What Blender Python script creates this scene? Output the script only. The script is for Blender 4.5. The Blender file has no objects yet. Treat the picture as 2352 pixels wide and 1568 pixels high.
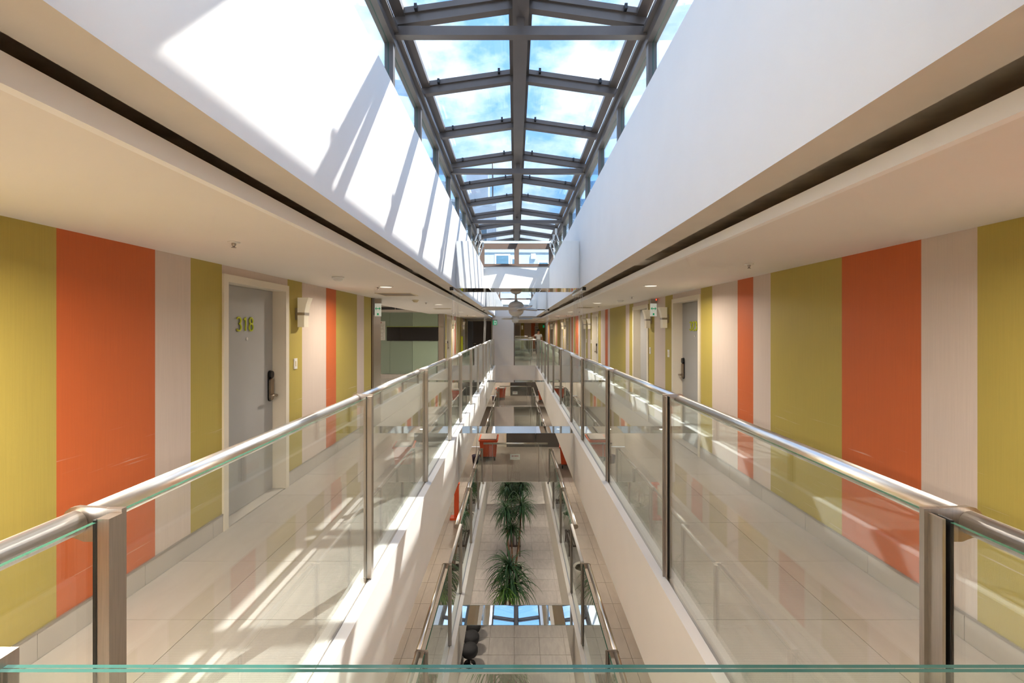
import bpy, math, random
from mathutils import Vector, Matrix
random.seed(7)
S = bpy.context.scene
COL = S.collection

# ------------------------------------------------------------------ camera
EYE = 1.72
cd = bpy.data.cameras.new('camera'); cam = bpy.data.objects.new('camera', cd); COL.objects.link(cam)
cam.location = (0, 0, EYE); cam.rotation_euler = (math.pi/2, 0, 0)
cd.sensor_width = 36; cd.lens = 1045/2352*36
cd.shift_x = -(1183-1176)/2352; cd.shift_y = -(784-757)/2352
cd.clip_start = 0.03; cd.clip_end = 500
S.camera = cam
# ------------------------------------------------------------------ view
vs = S.view_settings
vs.view_transform = 'Standard'; vs.look = 'None'; vs.gamma = 1; vs.use_curve_mapping = False
vs.exposure = 1.05
cy = S.cycles
cy.use_denoising = True
cy.max_bounces = 8; cy.diffuse_bounces = 4; cy.glossy_bounces = 4; cy.transparent_max_bounces = 32
cy.use_adaptive_sampling = True; cy.adaptive_threshold = .1; cy.adaptive_min_samples = 16
cy.caustics_reflective = False; cy.caustics_refractive = False
cy.sample_clamp_indirect = 6
# ------------------------------------------------------------------ world (blue sky with clouds)
W = bpy.data.worlds.new('sky'); S.world = W; W.use_nodes = True
nt = W.node_tree; N = nt.nodes; L = nt.links; N.clear()
def nd(t, **k):
    n = N.new(t)
    for a, b in k.items(): setattr(n, a, b)
    return n
tc = nd('ShaderNodeTexCoord'); sp = nd('ShaderNodeSeparateXYZ'); L.new(tc.outputs['Generated'], sp.inputs[0])
rp = nd('ShaderNodeValToRGB'); L.new(sp.outputs['Z'], rp.inputs[0])
e = rp.color_ramp.elements
e[0].position = 0.0; e[0].color = (.20, .36, .62, 1)
e[1].position = .9; e[1].color = (.12, .26, .54, 1)
m = rp.color_ramp.elements.new(.3); m.color = (.14, .31, .62, 1)
mp = nd('ShaderNodeMapping'); mp.inputs['Scale'].default_value = (1, 1, 1.8); mp.inputs['Location'].default_value = (.3, .1, .4)
L.new(tc.outputs['Generated'], mp.inputs[0])
nz = nd('ShaderNodeTexNoise'); nz.inputs['Scale'].default_value = 4.2; nz.inputs['Detail'].default_value = 9; nz.inputs['Roughness'].default_value = .6
L.new(mp.outputs[0], nz.inputs['Vector'])
cr = nd('ShaderNodeValToRGB'); cr.color_ramp.elements[0].position = .40; cr.color_ramp.elements[1].position = .70
L.new(nz.outputs['Fac'], cr.inputs[0])
mx = nd('ShaderNodeMixRGB'); L.new(cr.outputs[0], mx.inputs[0]); L.new(rp.outputs[0], mx.inputs[1]); mx.inputs[2].default_value = (.80, .86, .95, 1)
bg = nd('ShaderNodeBackground'); L.new(mx.outputs[0], bg.inputs[0]); bg.inputs[1].default_value = 1.4
ow = nd('ShaderNodeOutputWorld'); L.new(bg.outputs[0], ow.inputs[0])
# ------------------------------------------------------------------ sun
sd = bpy.data.lights.new('sun', 'SUN'); sun = bpy.data.objects.new('sun', sd); COL.objects.link(sun)
sd.energy = 4.9; sd.angle = math.radians(.55); sd.color = (1, .95, .87)
SUN = Vector((-1, -1.92, -2.38))
sun.rotation_euler = SUN.to_track_quat('-Z', 'Y').to_euler(); sun.location = (8, 14, 16)

# ================================================================== materials
MATS = {}
def mat(name, col, rough=.6, metal=0, spec=.5, noise=0, nscale=20, nstretch=(1, 1, 1), bump=0, bscale=200, bstretch=(1, 1, 1), rnd=0, scuff=0, emit=None, estr=0, coat=0):
    if name in MATS: return MATS[name]
    M = bpy.data.materials.new(name); M.use_nodes = True; t = M.node_tree; b = t.nodes['Principled BSDF']
    b.inputs['Base Color'].default_value = (*col, 1); b.inputs['Roughness'].default_value = rough
    b.inputs['Metallic'].default_value = metal; b.inputs['Specular IOR Level'].default_value = spec
    b.inputs['Coat Weight'].default_value = coat
    def noisetex(sc, st, det=4):
        c = t.nodes.new('ShaderNodeTexCoord'); mpp = t.nodes.new('ShaderNodeMapping'); mpp.inputs['Scale'].default_value = st
        t.links.new(c.outputs['Object'], mpp.inputs[0])
        oi = t.nodes.new('ShaderNodeObjectInfo'); ad = t.nodes.new('ShaderNodeVectorMath'); ad.operation = 'MULTIPLY_ADD'
        cmb = t.nodes.new('ShaderNodeCombineXYZ')
        for i in range(3): t.links.new(oi.outputs['Random'], cmb.inputs[i])
        t.links.new(cmb.outputs[0], ad.inputs[0]); ad.inputs[1].default_value = (13, 17, 23); t.links.new(mpp.outputs[0], ad.inputs[2])
        n = t.nodes.new('ShaderNodeTexNoise'); n.inputs['Scale'].default_value = sc; n.inputs['Detail'].default_value = det
        t.links.new(ad.outputs[0], n.inputs['Vector']); return n
    last = None
    if noise or rnd:
        hsv = t.nodes.new('ShaderNodeHueSaturation'); hsv.inputs['Color'].default_value = (*col, 1)
        v = t.nodes.new('ShaderNodeMath'); v.operation = 'ADD'
        if noise:
            n = noisetex(nscale, nstretch)
            mr = t.nodes.new('ShaderNodeMapRange'); mr.inputs[1].default_value = .3; mr.inputs[2].default_value = .7
            mr.inputs[3].default_value = 1-noise; mr.inputs[4].default_value = 1+noise
            t.links.new(n.outputs['Fac'], mr.inputs[0]); t.links.new(mr.outputs[0], v.inputs[0])
        else: v.inputs[0].default_value = 1
        if rnd:
            oi = t.nodes.new('ShaderNodeObjectInfo'); mr = t.nodes.new('ShaderNodeMapRange')
            mr.inputs[3].default_value = -rnd; mr.inputs[4].default_value = rnd
            t.links.new(oi.outputs['Random'], mr.inputs[0]); t.links.new(mr.outputs[0], v.inputs[1])
        else: v.inputs[1].default_value = 0
        t.links.new(v.outputs[0], hsv.inputs['Value']); t.links.new(hsv.outputs[0], b.inputs['Base Color'])
    if scuff:
        n = noisetex(1.0, (1.6, 1.6, 55), 5); tcc = t.nodes.new('ShaderNodeTexCoord'); sx = t.nodes.new('ShaderNodeSeparateXYZ'); t.links.new(tcc.outputs['Object'], sx.inputs[0])
        r1 = t.nodes.new('ShaderNodeMapRange'); r1.inputs[1].default_value = .66; r1.inputs[2].default_value = .74; t.links.new(n.outputs['Fac'], r1.inputs[0])
        r2 = t.nodes.new('ShaderNodeMapRange'); r2.inputs[1].default_value = -.05; r2.inputs[2].default_value = -.35; t.links.new(sx.outputs['Z'], r2.inputs[0])
        mm = t.nodes.new('ShaderNodeMath'); mm.operation = 'MULTIPLY'; t.links.new(r1.outputs[0], mm.inputs[0]); t.links.new(r2.outputs[0], mm.inputs[1])
        m3 = t.nodes.new('ShaderNodeMath'); m3.operation = 'MULTIPLY'; t.links.new(mm.outputs[0], m3.inputs[0]); m3.inputs[1].default_value = scuff
        mxx = t.nodes.new('ShaderNodeMixRGB'); t.links.new(m3.outputs[0], mxx.inputs[0]); mxx.inputs[2].default_value = (.75, .7, .62, 1)
        t.links.new(b.inputs['Base Color'].links[0].from_socket, mxx.inputs[1]); t.links.new(mxx.outputs[0], b.inputs['Base Color'])
    if bump:
        n = noisetex(bscale, bstretch, 3); bp = t.nodes.new('ShaderNodeBump'); bp.inputs['Strength'].default_value = bump; bp.inputs['Distance'].default_value = .002
        t.links.new(n.outputs['Fac'], bp.inputs['Height']); t.links.new(bp.outputs[0], b.inputs['Normal'])
    if emit:
        b.inputs['Emission Color'].default_value = (*emit, 1); b.inputs['Emission Strength'].default_value = estr
    MATS[name] = M; return M

def glassmat(name, tint, gain=1.0, f0=.045, rough=0.0):
    M = bpy.data.materials.new(name); M.use_nodes = True; t = M.node_tree; t.nodes.clear()
    o = t.nodes.new('ShaderNodeOutputMaterial'); mixs = t.nodes.new('ShaderNodeMixShader')
    tr = t.nodes.new('ShaderNodeBsdfTransparent'); tr.inputs[0].default_value = (*tint, 1)
    gl = t.nodes.new('ShaderNodeBsdfGlossy'); gl.inputs['Roughness'].default_value = rough; gl.inputs[0].default_value = (.95, 1, .98, 1)
    lw = t.nodes.new('ShaderNodeLayerWeight'); lw.inputs[0].default_value = .5
    p = t.nodes.new('ShaderNodeMath'); p.operation = 'POWER'; t.links.new(lw.outputs['Facing'], p.inputs[0]); p.inputs[1].default_value = 5
    ma = t.nodes.new('ShaderNodeMath'); ma.operation = 'MULTIPLY_ADD'; ma.use_clamp = True
    t.links.new(p.outputs[0], ma.inputs[0]); ma.inputs[1].default_value = (1-f0)*gain; ma.inputs[2].default_value = f0*gain
    t.links.new(ma.outputs[0], mixs.inputs[0]); t.links.new(tr.outputs[0], mixs.inputs[1]); t.links.new(gl.outputs[0], mixs.inputs[2])
    t.links.new(mixs.outputs[0], o.inputs[0]); MATS[name] = M; return M
def tilemat(name, col, rough, ribs=0, vein=.06):
    M = bpy.data.materials.new(name); M.use_nodes = True; t = M.node_tree; b = t.nodes['Principled BSDF']
    b.inputs['Roughness'].default_value = rough; b.inputs['Specular IOR Level'].default_value = .5
    c = t.nodes.new('ShaderNodeTexCoord'); oi = t.nodes.new('ShaderNodeObjectInfo')
    cmb = t.nodes.new('ShaderNodeCombineXYZ')
    for i in range(3): t.links.new(oi.outputs['Random'], cmb.inputs[i])
    ad = t.nodes.new('ShaderNodeVectorMath'); ad.operation = 'MULTIPLY_ADD'; ad.inputs[1].default_value = (31, 17, 5)
    t.links.new(cmb.outputs[0], ad.inputs[0]); t.links.new(c.outputs['Object'], ad.inputs[2])
    mp_ = t.nodes.new('ShaderNodeMapping'); mp_.inputs['Rotation'].default_value = (0, 0, .7); mp_.inputs['Scale'].default_value = (9, 2.5, 1)
    t.links.new(ad.outputs[0], mp_.inputs[0])
    n = t.nodes.new('ShaderNodeTexNoise'); n.inputs['Scale'].default_value = 1.3; n.inputs['Detail'].default_value = 7; n.inputs['Distortion'].default_value = .6
    t.links.new(mp_.outputs[0], n.inputs['Vector'])
    mr = t.nodes.new('ShaderNodeMapRange'); mr.inputs[1].default_value = .3; mr.inputs[2].default_value = .7; mr.inputs[3].default_value = 1-vein; mr.inputs[4].default_value = 1+vein
    t.links.new(n.outputs['Fac'], mr.inputs[0])
    mr2 = t.nodes.new('ShaderNodeMapRange'); mr2.inputs[3].default_value = -.03; mr2.inputs[4].default_value = .03; t.links.new(oi.outputs['Random'], mr2.inputs[0])
    sm = t.nodes.new('ShaderNodeMath'); sm.operation = 'ADD'; t.links.new(mr.outputs[0], sm.inputs[0]); t.links.new(mr2.outputs[0], sm.inputs[1])
    val = sm.outputs[0]
    if ribs:
        wv = t.nodes.new('ShaderNodeTexWave'); wv.wave_type = 'BANDS'; wv.bands_direction = 'Y'; wv.inputs['Scale'].default_value = 2*math.pi/20/.012*1.0
        t.links.new(c.outputs['Object'], wv.inputs['Vector'])
        m2 = t.nodes.new('ShaderNodeMapRange'); m2.inputs[3].default_value = 1-ribs; m2.inputs[4].default_value = 1.0; t.links.new(wv.outputs['Fac'], m2.inputs[0])
        mu = t.nodes.new('ShaderNodeMath'); mu.operation = 'MULTIPLY'; t.links.new(val, mu.inputs[0]); t.links.new(m2.outputs[0], mu.inputs[1]); val = mu.outputs[0]
    h = t.nodes.new('ShaderNodeHueSaturation'); h.inputs['Color'].default_value = (*col, 1); t.links.new(val, h.inputs['Value']); t.links.new(h.outputs[0], b.inputs['Base Color'])
    MATS[name] = M; return M

WHITE = mat('white_plaster', (.86, .86, .85), .8, noise=.015, nscale=3, bump=.15, bscale=60)
LIP_LIT = mat('lip_lit_white', (.93, .93, .92), .7, noise=.01, nscale=3)  # lighter copy of the plaster, sun bounce on the lip put into the colour
CREAM = mat('cream_plaster', (.80, .76, .70), .75, noise=.015, nscale=3, bump=.1, bscale=60)
CEIL = mat('ceiling_plaster', (.83, .80, .755), .8, noise=.012, nscale=2, bump=.08, bscale=40)
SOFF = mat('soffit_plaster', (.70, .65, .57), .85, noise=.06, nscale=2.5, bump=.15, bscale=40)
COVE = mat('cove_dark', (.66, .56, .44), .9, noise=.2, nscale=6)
WPA = dict(noise=.035, nscale=1.0, nstretch=(160, 160, 3), bump=.2, bscale=1.0, bstretch=(420, 420, 30), scuff=.4)
WP_G = mat('wallpaper_green', (.455, .365, .080), .55, **WPA)
WP_O = mat('wallpaper_orange', (.58, .130, .032), .55, **WPA)
WP_B = mat('wallpaper_beige', (.66, .56, .49), .6, **WPA)
DOORM = mat('door_grey', (.40, .40, .39), .45, noise=.02, nscale=4, bump=.05, bscale=300)
DFR = mat('door_frame_cream', (.78, .72, .60), .5, noise=.01, nscale=3)
STEEL = mat('brushed_steel', (.78, .77, .75), .30, metal=1, noise=.05, nscale=3, nstretch=(60, 1, 60))
STEELD = mat('post_steel', (.46, .42, .38), .34, metal=1, noise=.08, nscale=4, nstretch=(60, 60, 2))
STEELC = mat('column_steel', (.42, .37, .31), .3, metal=1, noise=.08, nscale=3, nstretch=(60, 60, 1))
DARKM = mat('skylight_metal', (.15, .125, .11), .42, metal=.35, noise=.06, nscale=5)
BROWNM = mat('window_frame_brown', (.13, .085, .065), .45, noise=.06, nscale=5)
GLASS = glassmat('railing_glass', (.972, .988, .978), 1.4)
RGLASS = glassmat('roof_glass', (.97, .98, .985), .9)
WGLASS = glassmat('window_glass', (.90, .96, .99), 1.0)
GEDGE = mat('glass_edge_green', (.03, .10, .07), .15)
GTEAL = mat('glass_edge_teal', (.045, .15, .13), .12)
MIRROR = mat('mirror', (.90, .91, .90), .0, metal=1)
MEDGE = mat('mirror_edge', (.10, .14, .13), .3)
TP = tilemat('tile_plain', (.45, .415, .38), .28)
TR = tilemat('tile_ribbed', (.49, .465, .44), .33, ribs=.22)
TL2 = tilemat('tile_lower_corridor', (.38, .335, .295), .4)
TL1 = tilemat('tile_ground', (.40, .37, .34), .42, vein=.10)
GROUT = mat('grout', (.36, .32, .28), .9)
SKT = tilemat('skirting_stone', (.52, .485, .44), .45, vein=.05)
ALU = mat('aluminium_trim', (.45, .42, .39), .4, metal=.8)
PLW = mat('white_plastic', (.82, .82, .80), .35)
PLI = mat('ivory_plastic', (.75, .66, .45), .4)
FANW = mat('fan_white', (.60, .58, .54), .35)
BLACK = mat('black_plastic', (.012, .012, .013), .25)
BLKG = mat('black_glass', (.008, .008, .009), .05, coat=.5)
DGREY = mat('dark_grey', (.05, .05, .055), .35)
LIME = mat('lime_paint', (.55, .62, .03), .4)
GREENG = mat('green_lacquered_glass', (.235, .30, .235), .12, coat=.4)
GREENG2 = mat('green_lacquered_glass_pale', (.31, .40, .30), .12, coat=.4)
SHADE = mat('sconce_shade', (.80, .75, .62), .35, emit=(1, .85, .6), estr=.05)
BRASS = mat('lock_bronze', (.36, .29, .22), .32, metal=1, noise=.05, nscale=8)
ORANGE = mat('orange_plastic', (.72, .10, .03), .4)
RUBBER = mat('rubber', (.02, .02, .02), .7)
POTW = mat('pot_white', (.72, .68, .62), .35)
SOIL = mat('soil', (.10, .055, .035), .95, noise=.4, nscale=60, bump=1, bscale=60)
TRUNK = mat('trunk_bark', (.22, .12, .07), .85, noise=.25, nscale=30, nstretch=(1, 1, .2), bump=.6, bscale=60)
LEAF = mat('leaf_green', (.045, .13, .04), .38, noise=.3, nscale=5, rnd=.1)
LEAFL = mat('leaf_light', (.16, .34, .05), .38, noise=.3, nscale=5)
WOODD = mat('bench_wood', (.05, .032, .025), .5, noise=.2, nscale=8)
FABB = mat('black_fabric', (.018, .018, .02), .8, noise=.2, nscale=40, bump=.4, bscale=300)
BROWND = mat('shaded_brown_door', (.07, .052, .042), .5, noise=.05, nscale=4)  # darkened so the shade on the end door sits in its colour
GREYW = mat('grey_panel', (.09, .085, .08), .35)
CONC = mat('concrete_building', (.55, .58, .60), .85, noise=.08, nscale=.6)
FACADE = mat('facade_white', (.42, .46, .48), .8, noise=.08, nscale=.5)
BGLASS = mat('building_window', (.10, .18, .24), .1)
SKIN = mat('skin', (.52, .28, .19), .5); HAIR = mat('hair_black', (.01, .008, .007), .5); SHIRT = mat('shirt_white', (.72, .76, .80), .7, noise=.04, nscale=20); TROU = mat('trousers_dark', (.03, .03, .04), .7)
SIGNW = mat('sign_white', (.82, .84, .80), .4, emit=(.9, 1, .9), estr=.12); SIGNG = mat('sign_green', (.0, .30, .12), .4, emit=(0, .5, .2), estr=.15)
PAPER = mat('paper', (.66, .65, .60), .6); INK = mat('print_grey', (.22, .2, .19), .6); REDT = mat('print_red', (.32, .03, .03), .6); REDLED = mat('red_led', (.8, .02, .01), .3, emit=(1, .05, .02), estr=2)

# ================================================================== helpers
ORD = ['first', 'second', 'third', 'fourth', 'fifth', 'sixth', 'seventh', 'eighth', 'ninth', 'tenth', 'eleventh', 'twelfth', 'thirteenth', 'fourteenth', 'fifteenth', 'sixteenth', 'seventeenth', 'eighteenth', 'nineteenth', 'twentieth']
def wl(o):
    v = Vector((0, 0, 0))
    while o is not None: v = v + o.location; o = o.parent
    return v
def link(name, me, m=None, parent=None, loc=(0, 0, 0), local=False):
    o = bpy.data.objects.new(name, me); COL.objects.link(o)
    if m is not None and len(me.materials) == 0: me.materials.append(m)
    l = Vector(loc)
    if parent is not None:
        o.parent = parent
        if not local: l = l - wl(parent)
    o.location = l; return o
def thing(name, loc, label=None, cat=None, group=None, rz=0, kind=None):
    o = bpy.data.objects.new(name, None); COL.objects.link(o); o.location = loc; o.rotation_euler = (0, 0, rz); o.empty_display_size = .1
    return tag(o, label, cat, group, kind)
def tag(o, label=None, cat=None, group=None, kind=None):
    if label: o['label'] = label
    if cat: o['category'] = cat
    if group: o['group'] = group
    if kind: o['kind'] = kind
    return o
FACES = [(0, 3, 2, 1), (4, 5, 6, 7), (0, 1, 5, 4), (2, 3, 7, 6), (1, 2, 6, 5), (3, 0, 4, 7)]
BC = {}
def boxmesh(dx, dy, dz, m, edge=None, axis=None):
    k = (round(dx, 4), round(dy, 4), round(dz, 4), m.name, axis)
    if k in BC: return BC[k]
    x, y, z = dx/2, dy/2, dz/2
    me = bpy.data.meshes.new('box')
    me.from_pydata([(-x, -y, -z), (x, -y, -z), (x, y, -z), (-x, y, -z), (-x, -y, z), (x, -y, z), (x, y, z), (-x, y, z)], [], FACES)
    me.materials.append(m)
    if edge:
        me.materials.append(edge)
        ok = {'z': (0, 1), 'y': (2, 3), 'x': (4, 5)}[axis]
        for i, p in enumerate(me.polygons): p.material_index = 0 if i in ok else 1
    BC[k] = me; return me
def box(name, x0, x1, y0, y1, z0, z1, m, parent=None, local=False, edge=None, axis=None, kind=None):
    me = boxmesh(abs(x1-x0), abs(y1-y0), abs(z1-z0), m, edge, axis)
    o = link(name, me, None, parent, ((x0+x1)/2, (y0+y1)/2, (z0+z1)/2), local)
    if kind: o['kind'] = kind
    return o
def boxes(name, lst, m, parent=None, local=False, kind=None):
    vs_, fs = [], []
    for (x0, x1, y0, y1, z0, z1) in lst:
        b = len(vs_)
        vs_ += [(x0, y0, z0), (x1, y0, z0), (x1, y1, z0), (x0, y1, z0), (x0, y0, z1), (x1, y0, z1), (x1, y1, z1), (x0, y1, z1)]
        fs += [tuple(b+i for i in f) for f in FACES]
    c = Vector([sum(v[i] for v in vs_)/len(vs_) for i in range(3)])
    me = bpy.data.meshes.new(name); me.from_pydata([tuple(Vector(v)-c) for v in vs_], [], fs)
    o = link(name, me, m, parent, c, local)
    if kind: o['kind'] = kind
    return o
def raw(name, verts, faces, m, parent=None, local=False, smooth=False, kind=None):
    c = Vector([(min(v[i] for v in verts)+max(v[i] for v in verts))/2 for i in range(3)])
    me = bpy.data.meshes.new(name); me.from_pydata([tuple(Vector(v)-c) for v in verts], [], faces)
    if smooth: me.shade_smooth()
    o = link(name, me, m, parent, c, local)
    if kind: o['kind'] = kind
    return o
def tube(name, p, q, r, m, parent=None, local=False, n=16, r2=None, caps=True):
    p, q = Vector(p), Vector(q); d = (q-p); ln = d.length; d.normalize()
    a = d.orthogonal().normalized(); b = d.cross(a); r2 = r if r2 is None else r2
    vs_ = []; fs = []
    for c_, rr in ((p, r), (q, r2)):
        for i in range(n):
            t = 2*math.pi*i/n; vs_.append(tuple(c_ + (a*math.cos(t)+b*math.sin(t))*rr))
    for i in range(n): fs.append((i, (i+1) % n, n+(i+1) % n, n+i))
    if caps: fs += [tuple(range(n))[::-1], tuple(range(n, 2*n))]
    o = raw(name, vs_, fs, m, parent, local)
    for pg in o.data.polygons:
        if len(pg.vertices) == 4: pg.use_smooth = True
    return o
def lathe(name, prof, m, loc, parent=None, local=False, n=24, smooth=True):
    vs_, fs = [], []
    for (r, z) in prof:
        for i in range(n):
            t = 2*math.pi*i/n; vs_.append((loc[0]+r*math.cos(t), loc[1]+r*math.sin(t), loc[2]+z))
    for k in range(len(prof)-1):
        for i in range(n):
            fs.append((k*n+i, k*n+(i+1) % n, (k+1)*n+(i+1) % n, (k+1)*n+i))
    fs.append(tuple(range(n))[::-1]); fs.append(tuple((len(prof)-1)*n+i for i in range(n)))
    o = raw(name, vs_, fs, m, parent, local, smooth=smooth); return o
def prism(name, pts, axis, a, b, m, parent=None, local=False):
    """polygon pts (2D) extruded along axis from a to b; axis 'y': pts=(x,z); 'x': pts=(y,z); 'z': pts=(x,y)"""
    def P(u, v, w): return {'y': (u, w, v), 'x': (w, u, v), 'z': (u, v, w)}[axis]
    n = len(pts); vs_ = [P(u, v, a) for u, v in pts]+[P(u, v, b) for u, v in pts]
    fs = [tuple(range(n)), tuple(range(n, 2*n))[::-1]]+[(i, n+i, n+(i+1) % n, (i+1) % n) for i in range(n)]
    o = raw(name, vs_, fs, m, parent, local)
    import bmesh
    bm = bmesh.new(); bm.from_mesh(o.data); bmesh.ops.recalc_face_normals(bm, faces=bm.faces); bm.to_mesh(o.data); bm.free()
    return o
def text(name, s, size, m, parent, loc, rot, ext=.004, xs=1.0, local=True, mirror=False):
    cu = bpy.data.curves.new('t', 'FONT'); cu.body = s; cu.size = size; cu.align_x = 'CENTER'; cu.align_y = 'CENTER'; cu.extrude = ext; cu.resolution_u = 3
    to = bpy.data.objects.new('t', cu); COL.objects.link(to)
    dg = bpy.context.evaluated_depsgraph_get(); me = bpy.data.meshes.new_from_object(to.evaluated_get(dg)); bpy.data.objects.remove(to)
    sx = -xs if mirror else xs
    me.transform(Matrix.Diagonal((sx, 1, 1, 1)))
    if mirror: me.flip_normals()
    me.materials.clear()
    o = link(name, me, m, parent, loc, local); o.rotation_euler = rot; return o

# ================================================================== dimensions
FL = 3.19                        # floor to floor
WL, WR = -2.5, 2.5               # corridor walls
VL, VR = -.935, .98              # void faces
GL, GR = -1.02, 1.06             # railing glass
CH = 2.275                       # ceiling
UL, UR = -.935, 1.02             # skylight well faces
UB, UT = 2.372, 3.60             # well wall bottom / top
Y0, Y1 = .55, 21.9               # void ends
L2, L1 = -FL, -2*FL
FB = -.81                        # bottom of fascia under level 3

# ================================================================== structure: level 3
def tiles(parent, xs, y0, y1, step, z, mats, g=.0015):
    y = y0
    while y < y1-1e-3:
        ye = min(y+step, y1)
        for i in range(len(xs)-1):
            box('tile', xs[i]+g, xs[i+1]-g, y+g, ye-g, z-.012, z, mats[i] if isinstance(mats, (list, tuple)) else mats, parent)
        y = ye
f = box('floor', WL, VL-.085, -3, 23.3, -.25, -.010, GROUT, kind='structure'); tag(f, 'beige stone tile floor of the left upper corridor')
tiles(f, [WL+.012, -1.86, GL], -.70-.68*3, 23.2, .68, 0, [TP, TR])
f = box('floor', VR+.08, WR, -3, 39, -.25, -.010, GROUT, kind='structure'); tag(f, 'beige stone tile floor of the right upper corridor')
tiles(f, [GR, 1.93, WR-.012], -.70-.68*3, 38.9, .68, 0, [TR, TP])
f = box('floor', GL, GR, -3, Y0, -.25, 0, TP, kind='structure'); tag(f, 'tile floor of the near gallery end')
f = box('floor', -.02, GR, Y1+.1, 39, -.25, 0, TP, kind='structure'); tag(f, 'tile floor of the far gallery end')
# ledges & fascias round the void (levels 3 and 2)
for lv, z in ((3, 0.0), (2, L2)):
    nm = 'upper' if lv == 3 else 'middle'
    for side, x0, x1 in (('left', GL, VL), ('right', VR, GR)):
        tag(box('wall_%s' % side, x0, x1, Y0, Y1, z+FB, z+.003, WHITE if side == 'left' else CREAM, kind='structure'), '%s slab edge band on the %s side of the void' % (nm, side))
    tag(box('wall_near', GL, GR, Y0-.15, Y0, z+FB, z+.002, CREAM, kind='structure'), '%s slab edge band at the near end of the void' % nm)
    tag(box('wall_far', GL, GR, Y1, Y1+.15, z+FB, z+.002, CREAM, kind='structure'), '%s slab edge band at the far end of the void' % nm)

# ---- door openings
LD = [(3.88, 5.0)]; LD2 = [(16.6, 17.75), (21.7, 22.8)]
RD = []
for k in range(4):
    RD += [(6.12+7.5*k, 7.215+7.5*k), (8.51+7.5*k, 9.62+7.5*k)]
DH = 2.2
def wallsegs(x0, x1, y0, y1, holes, z0, z1):
    out = []; y = y0
    for a, b in holes:
        out.append((x0, x1, y, a, z0, z1)); out.append((x0, x1, a, b, DH, z1)); y = b
    out.append((x0, x1, y, y1, z0, z1)); return out
wl_ = boxes('wall_left', wallsegs(WL-.2, WL-.003, -3, 7.9, LD, -.25, 2.75), CREAM, kind='structure'); tag(wl_, 'striped wallpaper wall of the left corridor before the lobby')
wl2 = boxes('wall_left', wallsegs(WL-.2, WL-.003, 16.3, 23.5, LD2, -.25, 2.75), CREAM, kind='structure'); tag(wl2, 'striped wallpaper wall of the left corridor beyond the lobby')
wr_ = boxes('wall_right', wallsegs(WR+.003, WR+.2, -3, 39.2, RD, -.25, 2.75), CREAM, kind='structure'); tag(wr_, 'long striped wallpaper wall of the right corridor')
SK = .15
def strips(side, x, lst, holes, parent):
    s = 1 if side == 'left' else -1
    for a, b, m in lst:
        zb = SK
        for (p, q) in holes:
            if a >= p-.02 and b <= q+.02: zb = DH
        box('wallpaper_strip', x-.003 if s > 0 else x, x if s > 0 else x+.003, a, b, zb, CH, m, parent)
G, O, B = WP_G, WP_O, WP_B
def seq(start, lst):
    out = []; y = start
    for e_, m in lst: out.append((y, e_, m)); y = e_
    return out
ls = seq(-3, [(-1.2, B), (-.3, O), (.6, G), (1.3, B), (2.48, G), (3.16, O), (3.506, B), (3.88, G), (5.0, B), (5.34, G), (6.02, B), (6.355, O), (7.195, G), (7.53, B), (7.9, G)])
strips('left', WL, ls, LD, wl_)
ls = seq(16.3, [(16.6, G), (17.75, B), (18.1, G), (18.8, B), (19.15, O), (19.35, B), (21.2, G), (21.45, B), (21.7, G), (22.8, B), (23.3, G)])
strips('left', WL, ls, LD2, wl2)
pr = [(-1.0, B), (.2, G), (1.3, O), (2.0, B), (2.46, G), (2.80, B), (3.48, O), (4.45, G), (4.775, B), (5.11, O), (5.77, B), (6.12, G)]
pr[4] = (2.46, G)
for k in range(4):
    o_ = 7.5*k
    pr += [(7.215+o_, B), (7.57+o_, G), (8.16+o_, B), (8.51+o_, G), (9.62+o_, B)]
    if k % 2 == 0: pr += [(9.95+o_, G), (10.28+o_, B), (11.98+o_, G), (12.26+o_, B), (12.62+o_, O), (13.26+o_, B), (13.62+o_, G)]
    else: pr += [(10.0+o_, G), (10.5+o_, B), (11.3+o_, O), (11.85+o_, G), (12.2+o_, B), (12.6+o_, O), (13.25+o_, B), (13.62+o_, G)]
pr += [(38.0, B), (39.0, G)]
strips('right', WR, seq(-3, pr), RD, wr_)
# skirting
def skirt(nm, x, s, y0, y1, holes):
    p = thing(nm, (x, y0, 0), kind='structure'); y = y0
    edges = []
    for a, b in holes+[(y1, y1)]:
        yy = y
        while yy < a-1e-3:
            ye = min(yy+.69, a); edges.append((yy, ye)); yy = ye
        y = b
    for a, b in edges:
        box('skirting_tile', x, x+s*.012, a+.0015, b-.0015, 0, SK-.012, SKT, p)
    y = y0
    for a, b in holes+[(y1, y1)]:
        if a > y: box('trim_strip', x, x+s*.014, y, a, SK-.012, SK, ALU, p)
        y = b
    return p
tag(skirt('baseboard_left', WL, 1, -3.15+.26*0, 7.9, LD), 'stone skirting along the near left wall')
tag(skirt('baseboard_left', WL, 1, 16.3, 23.3, LD2), 'stone skirting along the left wall beyond the lobby')
tag(skirt('baseboard_right', WR, -1, -3, 39, RD), 'stone skirting along the right wall')

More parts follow.
